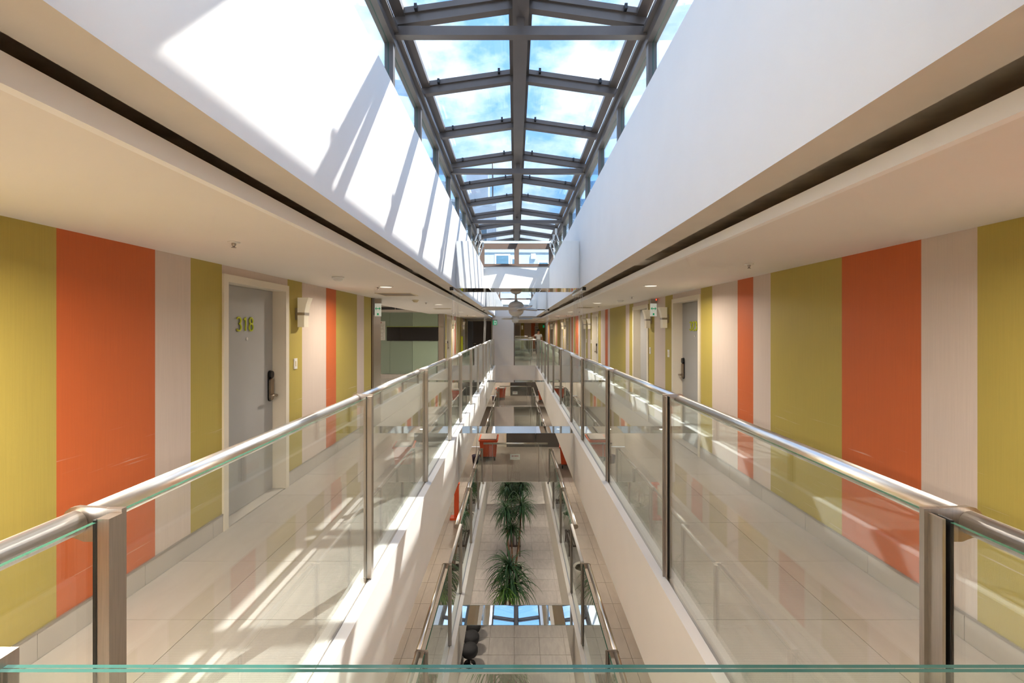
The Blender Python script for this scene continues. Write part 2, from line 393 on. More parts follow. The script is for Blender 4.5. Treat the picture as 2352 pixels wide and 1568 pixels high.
# ---- ceilings and coves of level 3
YE = Y1+.1
LIPL, LIPR = -1.154, 1.285
tag(boxes('ceiling', [(-3.0, LIPL-.035, -3, 23.4, CH, CH+.03)], CEIL, kind='structure'), 'plaster ceiling of the left corridor')
tag(boxes('ceiling', [(LIPR+.035, WR, -3, 39, CH, CH+.03)], CEIL, kind='structure'), 'plaster ceiling of the right corridor')
tag(boxes('ceiling', [(LIPL-.035, LIPR+.035, -3, .35, CH, CH+.03)], CEIL, kind='structure'), 'plaster ceiling over the near gallery')
tag(boxes('ceiling', [(-.05, LIPR, YE+.35, 39, CH, CH+.03)], CEIL, kind='structure'), 'plaster ceiling over the far gallery')
tag(box('trim_1', LIPL-.035, LIPL, .35, YE+.3, CH-.001, CH+.072, LIP_LIT, kind='structure'), 'white lip along the left ceiling edge')
tag(box('trim_2', LIPR, LIPR+.035, .35, YE+.3, CH-.001, CH+.060, LIP_LIT, kind='structure'), 'white lip along the right ceiling edge')
tag(box('trim_3', LIPL, LIPR, YE+.3, YE+.335, CH, CH+.065, WHITE, kind='structure'), 'white lip along the far ceiling edge')
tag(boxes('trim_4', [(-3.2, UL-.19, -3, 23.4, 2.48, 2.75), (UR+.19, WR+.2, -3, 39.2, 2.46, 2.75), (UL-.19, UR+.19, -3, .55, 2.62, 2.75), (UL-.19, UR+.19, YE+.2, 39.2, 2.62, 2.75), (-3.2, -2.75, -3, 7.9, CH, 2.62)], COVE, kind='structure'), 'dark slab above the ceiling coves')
# cross ribs inside the coves
for i, y in enumerate((4.35, 8.9, 12.9, 17.0)):
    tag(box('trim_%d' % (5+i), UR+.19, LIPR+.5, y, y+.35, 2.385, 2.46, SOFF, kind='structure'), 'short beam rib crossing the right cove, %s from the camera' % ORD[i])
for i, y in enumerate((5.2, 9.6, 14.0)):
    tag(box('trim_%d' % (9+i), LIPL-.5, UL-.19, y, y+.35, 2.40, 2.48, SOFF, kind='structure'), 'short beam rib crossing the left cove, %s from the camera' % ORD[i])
# well walls (white face, beige soffit)
def well(nm, x0, x1, y0, y1, lab):
    me = bpy.data.meshes.new(nm); x, y, z = (x1-x0)/2, (y1-y0)/2, (UT-UB)/2
    me.from_pydata([(-x, -y, -z), (x, -y, -z), (x, y, -z), (-x, y, -z), (-x, -y, z), (x, -y, z), (x, y, z), (-x, y, z)], [], FACES)
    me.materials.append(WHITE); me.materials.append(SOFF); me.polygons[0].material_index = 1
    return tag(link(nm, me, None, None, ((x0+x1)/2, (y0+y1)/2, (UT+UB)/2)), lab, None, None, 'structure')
well('wall_left', UL-.19, UL, .6, YE+.2, 'tall white left wall of the skylight well')
well('wall_right', UR, UR+.19, .6, YE+.2, 'tall white right wall of the skylight well')
well('wall_near', UL-.19, UR+.19, .6, .80, 'white near end wall of the skylight well')
well('wall_far', UL, UR, YE, YE+.2, 'white far end wall of the skylight well')
# closing walls
tag(box('wall_back', WL-.2, WR+.2, -3.2, -3, -.25, 2.75, CREAM, kind='structure'), 'cream wall closing the gallery at the near end')

# ---- far end of level 3
pc = tag(box('wall_far', -1.10, -.06, YE, YE+.25, -.2, UB, CREAM, kind='structure'), 'plain cream wall pier at the far end of the void')
tag(box('trim_12', -.06, -.015, YE, YE+.2, 0, 2.3, BROWNM, kind='structure'), 'dark brown jamb at the edge of the cream pier')
tag(box('wall_far', -.10, -.06, YE+.25, 39, -.2, CH, CREAM, kind='structure'), 'cream side wall of the far gallery')
we = tag(box('wall_far', -.1, WR, 39, 39.2, -.25, 2.4, CREAM, kind='structure'), 'striped end wall far down the right corridor')
for a, b, m in ((.50, .78, G), (.78, 1.38, B), (1.38, 1.72, O), (1.72, 2.0, B), (2.0, WR, G)):
    box('wallpaper_strip', a, b, 38.997, 39, .1, CH, m, we)
wd = tag(boxes('wall_far', [(WL, -2.42, 23.3, 23.5, 0, 2.3), (-1.22, -1.0, 23.3, 23.5, 0, 2.3), (-2.42, -1.22, 23.3, 23.5, 2.16, 2.3), (-1.1, -1.0, YE+.25, 23.3, -.2, 2.4)], CREAM, kind='structure'), 'cream wall around the dark door ending the left corridor')

# ---- lobby on the left
tag(box('floor', -6.2, WL, 7.9, 16.5, -.25, 0, TP, kind='structure'), 'tile floor of the lift lobby')
tag(boxes('wall_left', [(-6.3, -6.1, 7.7, 16.5, 0, 2.9), (-6.2, WL-.2, 7.7, 7.9, 0, 2.9)], CREAM, kind='structure'), 'cream side walls of the lift lobby')
tag(boxes('ceiling', [(-6.2, -3.0, 7.9, 16.5, 2.62, 2.70), (-3.03, -3.0, 7.9, 16.1, CH, 2.62)], CEIL, kind='structure'), 'raised plaster ceiling of the lift lobby')
lw = tag(boxes('wall_lobby', [(-6.2, WL-.2, 16.1, 16.3, 0, 2.62)], CREAM, kind='structure'), 'back wall of the lift lobby clad with pale green glass')
for i, (a, b) in enumerate(((-6.0, -5.2), (-5.2, -4.42), (-4.42, -3.62), (-3.62, -2.72))):
    box('glass_panel', a+.004, b-.004, 16.07, 16.1, .16, 2.33, GREENG if i < 3 else GREENG2, lw)
box('skirting_tile', -6.1, -2.7, 16.08, 16.1, 0, .15, SKT, lw)
for i in range(6):
    box('slot_panel', -5.9+i*.56, -5.9+i*.56+.53, 16.06, 16.1, 2.43, 2.52, DGREY, lw)

# ---- level 2 and level 1
for side, x0, x1 in (('left', WL, GL), ('right', GR, WR)):
    f = tag(box('floor', x0, x1, -4, 30, L2-.25, L2-.010, GROUT, kind='structure'), 'darker tile floor of the middle %s corridor' % side)
    xs = [WL, -1.7, GL] if side == 'left' else [GR, 1.75, WR]
    tiles(f, xs, 0, 21.76, .68, L2, TL2, .003)
    tag(box('ceiling', x0, x1, Y0-.15, Y1+.15, FB, FB+.03, CEIL, kind='structure'), 'ceiling of the middle %s corridor' % side)
    w = tag(box('wall_%s' % side, x0-.2 if side == 'left' else WR, x0 if side == 'left' else WR+.2, -4, 30, L2-.25, -.25, CREAM, kind='structure'), 'striped wall of the middle %s corridor' % side)
    y = 2.0; i = 0
    while y < 22:
        d = [.9, .4, .7, .35, 1.1, .5][i % 6]
        xx = WL if side == 'left' else WR
        box('wallpaper_strip', xx if side == 'left' else xx-.003, xx+.003 if side == 'left' else xx, y, y+d, L2+.15, FB, [G, B, O, B, G, B][i % 6], w); y += d; i += 1
    tag(box('ceiling', x0, x1, Y0-.15, Y1+.15, L2+FB, L2+FB+.03, CEIL, kind='structure'), 'ceiling of the ground level under the %s corridor' % side)
tag(box('floor', GL, GR, -4, Y0-.15, L2-.25, L2, TL2, kind='structure'), 'tile floor of the middle near gallery')
tag(box('floor', GL, GR, Y1+.15, 30, L2-.25, L2, TL2, kind='structure'), 'tile floor of the middle far gallery')
tag(boxes('ceiling', [(WL, WR, -4, Y0-.15, FB, FB+.03), (WL, WR, Y1+.15, 30, FB, FB+.03)], CEIL, kind='structure'), 'ceiling over the middle galleries')
tag(boxes('wall_back', [(WL, WR, -4.2, -4, L2, FB), (WL-.2, WR+.2, 30, 30.2, L2, FB)], CREAM, kind='structure'), 'end walls of the middle level')
tag(boxes('wall_far', [(-1.10, -.06, YE, YE+.25, L2, FB)], CREAM, kind='structure'), 'plain cream wall pier at the far end of the middle level')
fg = tag(box('floor', -5, 5, -4, 30, L1-.2, L1-.012, GROUT, kind='structure'), 'ground floor of large grey beige tiles')
TS = .646
tiles(fg, [-.02+TS*i for i in range(-3, 4)], 1.2, 1.2+TS*34, TS, L1, TL1, .004)
tag(boxes('wall_ground', [(-5.2, -5, -4, 30, L1, L2-.25), (5, 5.2, -4, 30, L1, L2-.25), (-5, 5, -4.2, -4, L1, L2-.25), (-5, 5, 30, 30.2, L1, L2-.25)], CREAM, kind='structure'), 'cream walls of the ground level')
tag(boxes('ceiling', [(-5, WL, -4, 30, L2-.3, L2-.25), (WR, 5, -4, 30, L2-.3, L2-.25), (WL, WR, -4, Y0-.15, L2+FB, L2+FB+.03), (WL, WR, Y1+.15, 30, L2+FB, L2+FB+.03)], CEIL, kind='structure'), 'outer ceiling of the ground level')

# ================================================================== skylight
EL, ER, RC = -1.02, 1.115, .0475
sk = thing('skylight', (RC, .8, UT), 'long pitched glass skylight with dark metal frame over the atrium', 'skylight')
SY0, SY1 = .80, YE+.1
box('eave_beam', EL-.09, EL, SY0, SY1, 4.15, 4.305, DARKM, sk); box('eave_beam', ER, ER+.09, SY0, SY1, 4.15, 4.305, DARKM, sk)
box('sill', EL-.09, EL-.012, SY0, SY1, UT, UT+.035, DARKM, sk); box('sill', ER+.012, ER+.09, SY0, SY1, UT, UT+.035, DARKM, sk)
for xe in (EL, ER):
    s = 1 if xe == EL else -1
    box('gutter_rail', xe, xe+s*.035, SY0, SY1, 4.23, 4.27, DARKM, sk)
box('ridge_beam', RC-.068, RC+.068, SY0, SY1, 4.36, 4.55, DARKM, sk)
RY = [3.88-1.133*2+1.133*i for i in range(19)]
RY = [y for y in RY if y < SY1-.1]
ZE, ZR = 4.294, 4.437
def slab(nm, xa, xb, za, zb, th, y0, y1, m, parent, edge=None):
    v = [(xa, y0, za), (xb, y0, zb), (xb, y1, zb), (xa, y1, za), (xa, y0, za+th), (xb, y0, zb+th), (xb, y1, zb+th), (xa, y1, za+th)]
    fs = FACES if xb > xa else [tuple(reversed(q)) for q in FACES]
    o = raw(nm, v, fs, m, parent)
    if edge:
        o.data.materials.append(edge)
        for i, p in enumerate(o.data.polygons): p.material_index = 0 if i < 2 else 1
    return o
ys = [SY0]+RY+[SY1]
for xe in (EL, ER):
    s = 1 if xe == EL else -1
    xr = RC-s*.068
    for y in RY:
        r_ = slab('rafter', xe, xr, ZE, ZR, .075, y-.035, y+.035, DARKM, sk)
        slab('glazing_bar', xe, xr, ZE+.075, ZR+.075, .05, y-.055, y+.055, DARKM, r_)
        box('mullion', xe-s*.085, xe-s*.012, y-.03, y+.03, UT+.035, 4.15, DARKM, sk)
    slab('eave_frame', xe, xe+s*.09, ZE+.07, ZE+.076, .05, SY0, SY1, DARKM, sk)
    slab('ridge_frame', xr-s*.035, xr, ZR+.06, ZR+.065, .05, SY0, SY1, DARKM, sk)
    for i in range(len(ys)-1):
        p = slab('roof_pane', xe+s*.03, xr, ZE+.125, ZR+.125, .012, ys[i]+.02, ys[i+1]-.02, RGLASS, sk, GTEAL)
        if 1 < ys[i] < 9.5:
            for u in (.12, .9):
                xx = xe+s*(.09+(abs(xr-xe)-.16)*u); zz = ZE+.10+(ZR-ZE)*u
                box('clip', xx-.012, xx+.012, ys[i+1]-.10, ys[i+1]-.055, zz-.02, zz+.024, BLACK, p)
        box('side_pane', xe-s*.056, xe-s*.048, ys[i]+.031, ys[i+1]-.031, UT+.036, 4.149, WGLASS, sk, edge=GEDGE, axis='x')
for y in RY:
    if any(abs(y-t) < .1 for t in [3.88+3.399*q for q in range(6)]):
        box('tie_beam', EL, ER, y-.035, y+.035, 4.21, 4.288, DARKM, sk)
        box('king_post', RC-.03, RC+.03, y-.035, y+.035, 4.288, 4.36, DARKM, sk)
# window openers
for y in (1.35, 2.0, 2.9, 11.2, 11.9, 12.6, 13.3, 14.0):
    for xe in (EL, ER):
        s = 1 if xe == EL else -1
        st = tube('opener_strut', (xe+s*.02, y, 3.85), (xe+s*.12, y+.02, 4.15), .012, PLW, sk)
        box('opener_motor', xe+s*.08, xe+s*.13, y-.02, y+.04, 4.09, 4.21, PLW, sk)
# gable windows at the near end
gw = sk
box('gable_frame', EL, ER, SY0-.05, SY0+.03, UT, UT+.08, BROWNM, gw); box('gable_frame', EL, ER, SY0-.05, SY0+.03, 4.12, 4.29, BROWNM, gw)
for x in (EL+.04, RC, ER-.04): box('gable_mullion', x-.07, x+.07, SY0-.05, SY0+.03, UT+.08, 4.12, BROWNM, gw)
for a, b in ((EL+.11, RC-.07), (RC+.07, ER-.11)): box('gable_pane', a, b, SY0-.02, SY0-.012, UT+.08, 4.12, WGLASS, gw, edge=GEDGE, axis='y')
prism('gable_pane', [(EL, 4.29), (ER, 4.29), (RC, 4.44)], 'y', SY0-.02, SY0-.01, WGLASS, gw)
box('gable_frame', EL-.05, ER+.05, SY1-.06, SY1, UT, UT+.06, BROWNM, gw); box('gable_pane', EL, ER, SY1-.04, SY1-.03, UT+.06, 4.3, WGLASS, gw, edge=GEDGE, axis='y')

# ================================================================== mirror clad cross beams
def mbeam(x0, x1, y0, y1, z0, z1, lab):
    t = thing('mirror_beam', ((x0+x1)/2, (y0+y1)/2, z0), lab, 'mirror beam')
    box('core', x0+.004, x1-.004, y0+.012, y1-.012, z0+.012, z1-.012, CREAM, t)
    box('front_mirror', x0, x1, y0, y0+.010, z0, z1, MIRROR, t, edge=MEDGE, axis='y')
    box('back_mirror', x0, x1, y1-.010, y1, z0, z1, MIRROR, t, edge=MEDGE, axis='y')
    box('bottom_mirror', x0, x1, y0+.010, y1-.010, z0, z0+.010, MIRROR, t, edge=MEDGE, axis='z')
    box('top_mirror', x0, x1, y0+.010, y1-.010, z1-.010, z1, MIRROR, t, edge=MEDGE, axis='z')
    return t
BY = 7.4
for k in range(2):
    w = ('nearer', 'farther')[k]
    mbeam(UL+.002, UR-.002, 7.18+BY*k, 7.92+BY*k, UB+.003, 3.12, '%s mirror clad beam crossing the skylight well above a ceiling fan' % w)
    mbeam(VL+.002, VR-.002, 7.56+BY*k, 8.12+BY*k, FB, 0.0, '%s mirror clad beam crossing the void at upper floor level' % w)
    mbeam(VL+.002, VR-.002, 7.56+BY*k, 8.12+BY*k, L2+FB, L2, '%s mirror clad beam crossing the void one storey below' % w)

# ================================================================== railings
PY = [-.9, 1.15, 3.17, 5.17, 7.1, 8.5, 10.5, 12.5, 14.5, 15.95, 18.0, 20.1, 21.7]
GAPS = (4, 8)
PTOP = 1.27
RH = 1.235
def bracket(x, s, y, z, parent):
    """plate reaching from the post to the rail, with a rounded eye round the tube"""
    cx, cz, r = x+s*.085, z+RH, .040
    pts = [(x-s*.045, z+PTOP), (x-s*.045, z+PTOP-.012), (x+s*.02, z+RH-.05), (cx, z+RH-.05)]
    pts = [(x+s*.01, z+PTOP+.001), (x+s*.01, z+RH-.048), (cx-s*.02, z+RH-.048)]
    for i in range(9):
        a = -math.pi/2+math.pi*i/8; pts.append((cx+s*r*math.cos(a)*.9, cz+r*math.sin(a)))
    return prism('bracket', pts, 'y', y-.006, y+.006, STEELD, parent)
def railing(side, z, lab, tint_edge=GEDGE):
    x = GL if side == 'left' else GR; s = -1 if side == 'left' else 1      # s: towards the corridor
    t = thing('glass_railing', (x, PY[0], z), lab, 'railing')
    ys_ = PY if z == 0 else PY[1:]
    for y in ys_:
        p = box('post', x-.032, x+.032, y-.007, y+.007, z, z+PTOP, STEELD, t)
        box('clamp_bar', x-s*.012-.010, x-s*.012+.010-s*.012, y-.045, y-.007, z+.01, z+PTOP-.01, STEELD, p)
        box('gasket', x-.004, x+.004, y-.047, y-.012, z+.01, z+PTOP-.012, RUBBER, p)
        bracket(x, s, y, z, p)
    n0 = 0 if z == 0 else 1
    for i in range(n0, len(PY)-1):
        a, b = PY[i], PY[i+1]
        box('glass_panel', x-.006, x+.006, a+.014, b-.014, z+.004, z+RH+.018, GLASS, t, edge=tint_edge, axis='x')
        if i in GAPS: tube('white_rail', (x, a+.05, z+RH+.02), (x, b+.02, z+RH+.02), .026, PLW, t)
        else: tube('handrail', (x+s*.085, a-.0, z+RH), (x+s*.085, b, z+RH), .030, STEEL, t, n=24)
    box('channel', x-.014, x+.014, max(ys_[0], Y0), PY[-1], z+.0035, z+.006, STEELD, t)
    return t
railing('left', 0, 'left glass railing of the upper floor with round steel handrail')
railing('right', 0, 'right glass railing of the upper floor with round steel handrail')
railing('left', L2, 'left glass railing of the middle floor below')
railing('right', L2, 'right glass railing of the middle floor below')
GLASSG = glassmat('far_railing_glass', (.92, .965, .945), 1.6)
def xrail(y, x0, x1, z, lab, posts, rail=True, s=-1):
    t = thing('glass_railing', ((x0+x1)/2, y, z), lab, 'railing')
    xs_ = [x0]+posts+[x1]
    for i in range(len(xs_)-1):
        box('glass_panel', xs_[i]+.008, xs_[i+1]-.008, y-.006, y+.006, z+.004, z+RH+.032, GLASSG if y > 1 else GLASS, t, edge=GTEAL, axis='y')
    for px in posts: box('post', px-.008, px+.008, y-.03, y+.03, z, z+PTOP, STEELD, t)
    if rail: tube('handrail', (x0, y+s*.085, z+RH), (x1, y+s*.085, z+RH), .03, STEEL, t, n=24)
    return t
# near end: frameless laminated glass in front of the camera
nr = thing('glass_railing', (0, .6, 0), 'frameless glass balustrade with a green edge right in front of the viewer', 'railing')
box('glass_panel', -.682, 1.03, .598, .604, .0, 1.270, GLASS, nr, edge=GTEAL, axis='y'); box('glass_panel', -.682, 1.03, .6055, .6115, .0, 1.270, GLASS, nr, edge=GTEAL, axis='y')
box('glass_clamp', -.72, -.682, .585, .626, 1.20, 1.284, STEELD, nr); box('post', -.72, -.69, .59, .62, 0, 1.2, STEELD, nr)
xr1 = xrail(.50, GL, GR, L2, 'glass railing closing the near end of the middle floor', [-.72, .76])
xrail(Y1+.05, -.03, GR, 0, 'glass railing at the far end of the void beside the cream pier', [.75])
xrail(Y1+.05, -.03, GR, L2, 'glass railing at the far end of the middle floor', [.75])
xrail(26.0, -.03, .93, 0, 'first cross railing of the gallery beyond the void', [.5])
xrail(33.5, -.03, .93, 0, 'second cross railing of the gallery beyond the void', [.5])
t = thing('glass_railing', (1.0, 26, 0), 'side railing beside the person in the far gallery', 'railing')
for y in (26.2, 28.6, 31.0, 33.3): box('post', .97, 1.03, y-.007, y+.007, 0, PTOP, STEELD, t)
for a, b in ((26.2, 28.6), (28.6, 31), (31, 33.3)): box('glass_panel', .994, 1.006, a+.02, b-.02, 0, RH, GLASS, t, edge=GEDGE, axis='x')
tube('handrail', (1.085, 26.2, RH), (1.085, 33.3, RH), .03, STEEL, t)
# notice on the lower near railing (reads correctly in the mirror beams)
nt_ = thing('notice_plate', (-.02, .520, L2+.80), 'small white notice with red characters on the lower near railing', 'sign')
box('plate', -.16, .16, .508, .511, L2+.74, L2+.92, mat('notice_white', (.72, .80, .74), .4), nt_)
text('lettering', '請勿攀爬', .062, REDT, nt_, (-.02+.02, .5125, L2+.85), (math.pi/2, 0, 0), ext=.001, local=False, xs=.9)
tt = text('small_lettering', 'NO CLIMBING', .022, INK, nt_, (0, .5125, L2+.785), (math.pi/2, 0, 0), ext=.001, local=False)

# ---- wire guides of the smoke curtain
for k in range(2):
    for side, x in (('left', UL-.035), ('right', UR+.035)):
        y0 = 6.98+BY*k; y1 = 8.28+BY*k
        lab = '%s %s guide rail with thin wires running up from the railing to the well edge' % (('nearer', 'farther')[k], side)
        t = thing('wire_guide', (x, y0, RH), lab, 'wire guide')
        r_ = tube('top_rail', (x, y0, UB-.025), (x, y1, UB-.025), .02, PLW, t); box('end_cap', x-.026, x+.026, y0-.05, y0, UB-.05, UB, BLACK, r_)
        gx = GL if side == 'left' else GR
        for j in range(6):
            yy = y0+.15+j*.2
            tube('wire', (gx-(.0), yy+.1, RH+.056), (x, yy, UB-.04), .0022, PLW, t, n=5)

# ================================================================== ceiling fans
def fan(y, z, lab, ang):
    t = thing('ceiling_fan', (RC-.03, y, z-.42), lab, 'fan', 'white ceiling fans under the mirror beams'); x = RC-.03
    lathe('canopy', [(.095, 0), (.095, -.012), (.07, -.045), (.03, -.06)], FANW, (x, y, z), t)
    tube('down_rod', (x, y, z-.05), (x, y, z-.17), .013, FANW, t)
    lathe('rod_cover', [(.014, 0), (.03, -.03), (.045, -.05)], FANW, (x, y, z-.14), t)
    lathe('motor_housing', [(.05, 0), (.10, -.02), (.128, -.06), (.130, -.085), (.122, -.088), (.122, -.094), (.130, -.097), (.130, -.14), (.122, -.143), (.122, -.149), (.128, -.152), (.115, -.20), (.075, -.24), (.02, -.255)], FANW, (x, y, z-.18), t, n=32)
    for i in range(3):
        a = ang+i*2*math.pi/3
        pts = [(.11, -.035), (.2, -.06), (.45, -.068), (.55, -.05), (.60, 0), (.55, .05), (.45, .062), (.2, .055), (.11, .035)]
        vs_ = []
        for zz in (0, .018):
            for u, v in pts:
                vs_.append((x+u*math.cos(a)-v*math.sin(a), y+u*math.sin(a)+v*math.cos(a), z-.305+zz+v*.34))
        n = len(pts); fs = [tuple(range(n))[::-1], tuple(range(n, 2*n))]+[(i_, (i_+1) % n, n+(i_+1) % n, n+i_) for i_ in range(n)]
        raw('blade', vs_, fs, FANW, t)
fan(7.62, UB+.003, 'white three blade ceiling fan nearer the camera', math.radians(172))
fan(7.62+BY, UB+.003, 'farther white ceiling fan seen just below the nearer one', math.radians(-20))

# ================================================================== doors
DN = [0]
def digits(s, parent, loc):
    H, Wd, gap = .128, .062, .036
    def arc(cx, cz, rx, rz, a0, a1, n=12): return [(cx+rx*math.cos(math.radians(a0+(a1-a0)*i/n)), cz+rz*math.sin(math.radians(a0+(a1-a0)*i/n))) for i in range(n+1)]
    D = {'3': [arc(.026, .097, .030, .031, 150, -80)+arc(.026, .035, .034, .035, 80, -150)],
         '1': [[(.012, .105), (.034, .128), (.034, 0)]],
         '8': [arc(.031, .098, .026, .030, 0, 360, 18), arc(.031, .035, .031, .035, 0, 360, 18)],
         '2': [arc(.030, .095, .030, .033, 165, -35)+[(.0, 0), (.062, 0)]]}
    cu = bpy.data.curves.new('n', 'CURVE'); cu.dimensions = '3D'; cu.bevel_depth = .0085; cu.bevel_resolution = 1; cu.use_fill_caps = True
    x0 = -(len(s)*Wd+(len(s)-1)*gap)/2
    for k, ch in enumerate(s):
        for pl in D[ch]:
            sp_ = cu.splines.new('POLY'); sp_.points.add(len(pl)-1)
            for p_, (u, v) in zip(sp_.points, pl): p_.co = (0, x0+k*(Wd+gap)+u, v, 1)
    to = bpy.data.objects.new('n', cu); COL.objects.link(to)
    dg = bpy.context.evaluated_depsgraph_get(); me = bpy.data.meshes.new_from_object(to.evaluated_get(dg)); bpy.data.objects.remove(to)
    me.materials.clear()
    return link('number', me, LIME, parent, loc, True)
def door(side, y0, y1, lab, num=None, handle=1):
    DN[0] += 1
    yc = (y0+y1)/2; w = (y1-y0)/2; x = WL if side == 'left' else WR
    t = thing('door_%d' % DN[0], (x, yc, 0), lab, None, None, 0 if side == 'left' else math.pi, 'structure')
    if side == 'right': handle = -handle
    fw = .065
    # frame: local x>0 is the corridor, y along the wall
    fr = boxes('door_frame', [(-.19, .018, -w, -w+fw, 0, DH), (-.19, .018, w-fw, w, 0, DH), (-.19, .018, -w+fw, w-fw, DH-fw, DH)], DFR, t, True)
    leaf = box('door_leaf', -.175, -.13, -w+fw+.003, w-fw-.003, .008, DH-fw-.003, DOORM, t, True)
    box('gap_shadow_seal', -.19, -.176, -w+fw, w-fw, .0, DH-fw, BLACK, t, True)
    box('threshold', -.19, .0, -w, w, -.03, .004, SKT, t, True); box('rear_light_block', -.30, -.20, -w-.05, w+.05, -.2, DH+.05, DOORM, t, True)  # rear blank is an added screen against light leaking round the leaf
    hy = handle*(w-fw-.065)
    # lock set: sub parts of the leaf (leaf origin is its centre)
    c = leaf.location
    def lp(v): return (v[0]-c.x, v[1]-c.y, v[2]-c.z)
    def capsule(y_, z0, z1, r):
        pts = []
        for i in range(9): a = math.pi*i/8; pts.append((y_+r*math.cos(a), z1-r+r*math.sin(a)))
        for i in range(9): a = math.pi+math.pi*i/8; pts.append((y_+r*math.cos(a), z0+r+r*math.sin(a)))
        return [(p-c.y, q-c.z) for p, q in pts]
    prism('lock_back_plate', capsule(hy, .955, 1.285, .037), 'x', -.13-c.x, -.118-c.x, BLACK, leaf, True)
    prism('lock_plate', capsule(hy, .965, 1.20, .032), 'x', -.118-c.x, -.098-c.x, BRASS, leaf, True)
    prism('lock_cap', capsule(hy, 1.20, 1.28, .034), 'x', -.118-c.x, -.096-c.x, BLACK, leaf, True)
    lv = -handle
    tube('lever', lp((-.055, hy-lv*.01, 1.02)), lp((-.055, hy+lv*.115, 1.025)), .012, BRASS, leaf, True, n=10)
    tube('lever_neck', lp((-.10, hy, 1.02)), lp((-.05, hy, 1.02)), .014, BRASS, leaf, True, n=10)
    tube('peephole', lp((-.131, .02, 1.63)), lp((-.124, .02, 1.63)), .016, STEEL, leaf, True, n=14)
    if num:
        digits(num, leaf, lp((-.120, -.02, 1.71)))
    return t
door('left', 3.88, 5.0, 'grey door numbered 318 in the left striped wall', '318', 1)
door('left', 16.6, 17.75, 'grey door in the left wall just beyond the lift lobby')
door('left', 21.7, 22.8, 'last grey door of the left corridor beside the dark end door')
for k in range(4):
    w = ['nearest', 'second', 'third', 'farthest'][k]
    door('right', RD[2*k][0], RD[2*k][1], 'grey door numbered 323 in the right striped wall' if k == 0 else 'near door of the %s door pair in the right wall' % w, '323' if k == 0 else None, 1)
    door('right', RD[2*k+1][0], RD[2*k+1][1], 'far door of the %s door pair in the right wall' % w, None, -1)
# dark end door of the left corridor, shade painted into its brown leaf
t = thing('door_12', (-1.82, 23.3, 0), 'grey-brown double door with painted shade ending the left corridor', None, None, 0, 'structure')
box('door_leaf', -2.42, -2.16, 23.30, 23.34, 0, 2.16, mat('door_grey_dark', (.12, .12, .13), .5), t); l_ = box('door_leaf', -2.155, -1.22, 23.28, 23.34, 0, 2.16, BROWND, t)
boxes('door_frame', [(-2.45, -2.42, 23.24, 23.34, 0, 2.2), (-1.22, -1.16, 23.2, 23.34, 0, 2.2), (-2.42, -1.22, 23.24, 23.34, 2.16, 2.2)], DFR, t)
tube('lever', (-2.12, 23.22, 1.02), (-1.99, 23.22, 1.02), .014, STEELD, l_, n=8); box('lock_plate', -2.17, -2.05, 23.25, 23.28, .97, 1.09, BLACK, l_)
t = thing('door_13', (.22, 39, 0), 'pale door at the end of the far gallery', None, None, 0, 'structure')
box('door_leaf', 0, .42, 38.96, 39, 0, 2.1, DOORM, t); boxes('door_frame', [(.42, .49, 38.95, 39, 0, 2.17), (-.05, .42, 38.95, 39, 2.1, 2.17)], DFR, t)
# lime board standing by the last left door
t = thing('lime_board', (-2.46, 20.6, 0), 'tall lime green board leaning at the left wall near the dark door', 'board')
box('panel', -2.488, -2.40, 20.95, 21.0, .62, 1.42, LIME, t); box('foot', -2.488, -2.38, 20.9, 21.05, 0, .02, ALU, t); box('stem', -2.475, -2.43, 20.96, 20.99, .02, .62, ALU, t)

# ================================================================== sconces, switches
def sconce(side, y, lab, k=0):
    x = WL if side == 'left' else WR
    t = thing('wall_sconce', (x, y, 1.75), lab, 'lamp', 'wall sconces beside the room doors', 0 if side == 'left' else math.pi)
    pts = [(.03, 0), (.105, 0), (.105, .12), (.112, .19), (.128, .26), (.155, .335), (.03, .335)]
    prism('lamp_shade', pts, 'y', -.055, .055, SHADE, t, True)
    boxes('band', [(.028, .113, -.058, .058, .135, .165)], STEELD, t, True)
    box('back_plate', 0, .03, -.05, .05, .085, .215, STEELD, t, True)
def switch(side, y, z, lab):
    x = WL if side == 'left' else WR
    t = thing('wall_switch', (x, y, z), lab, 'switch', 'white wall switches beside the room doors', 0 if side == 'left' else math.pi)
    box('plate', 0, .010, -.036, .036, -.06, .06, PLW, t, True); box('rocker', .010, .014, -.014, .014, -.03, .03, PLI, t, True)
sconce('left', 5.22, 'white flared sconce right of door 318'); switch('left', 5.17, 1.335, 'white switch plate below the sconce of door 318')
sconce('left', 17.95, 'white sconce past the lobby on the left wall'); sconce('left', 21.55, 'white sconce by the last left door')
for k in range(4):
    o_ = 7.5*k; w = ['nearest', 'second', 'third', 'farthest'][k]
    sconce('right', 7.44+o_, 'white flared sconce on the near side of the %s right door pair' % w); sconce('right', 8.36+o_, 'white flared sconce on the far side of the %s right door pair' % w)
    if k < 3:
        switch('right', 7.40+o_, 1.335, 'white switch plate on the near side of the %s right door pair' % w); switch('right', 8.40+o_, 1.335, 'white switch plate on the far side of the %s right door pair' % w)
switch('left', 16.45, 1.3, 'white switch plate at the corner past the lobby')
t = thing('wall_sconce', (.62, 38.99, 1.6), 'small sconce on the green stripe of the far end wall', 'lamp'); box('lamp_shade', .57, .67, 38.9, 38.97, 1.75, 2.08, SHADE, t); box('back_plate', .59, .65, 38.97, 38.997, 1.8, 1.95, STEELD, t)

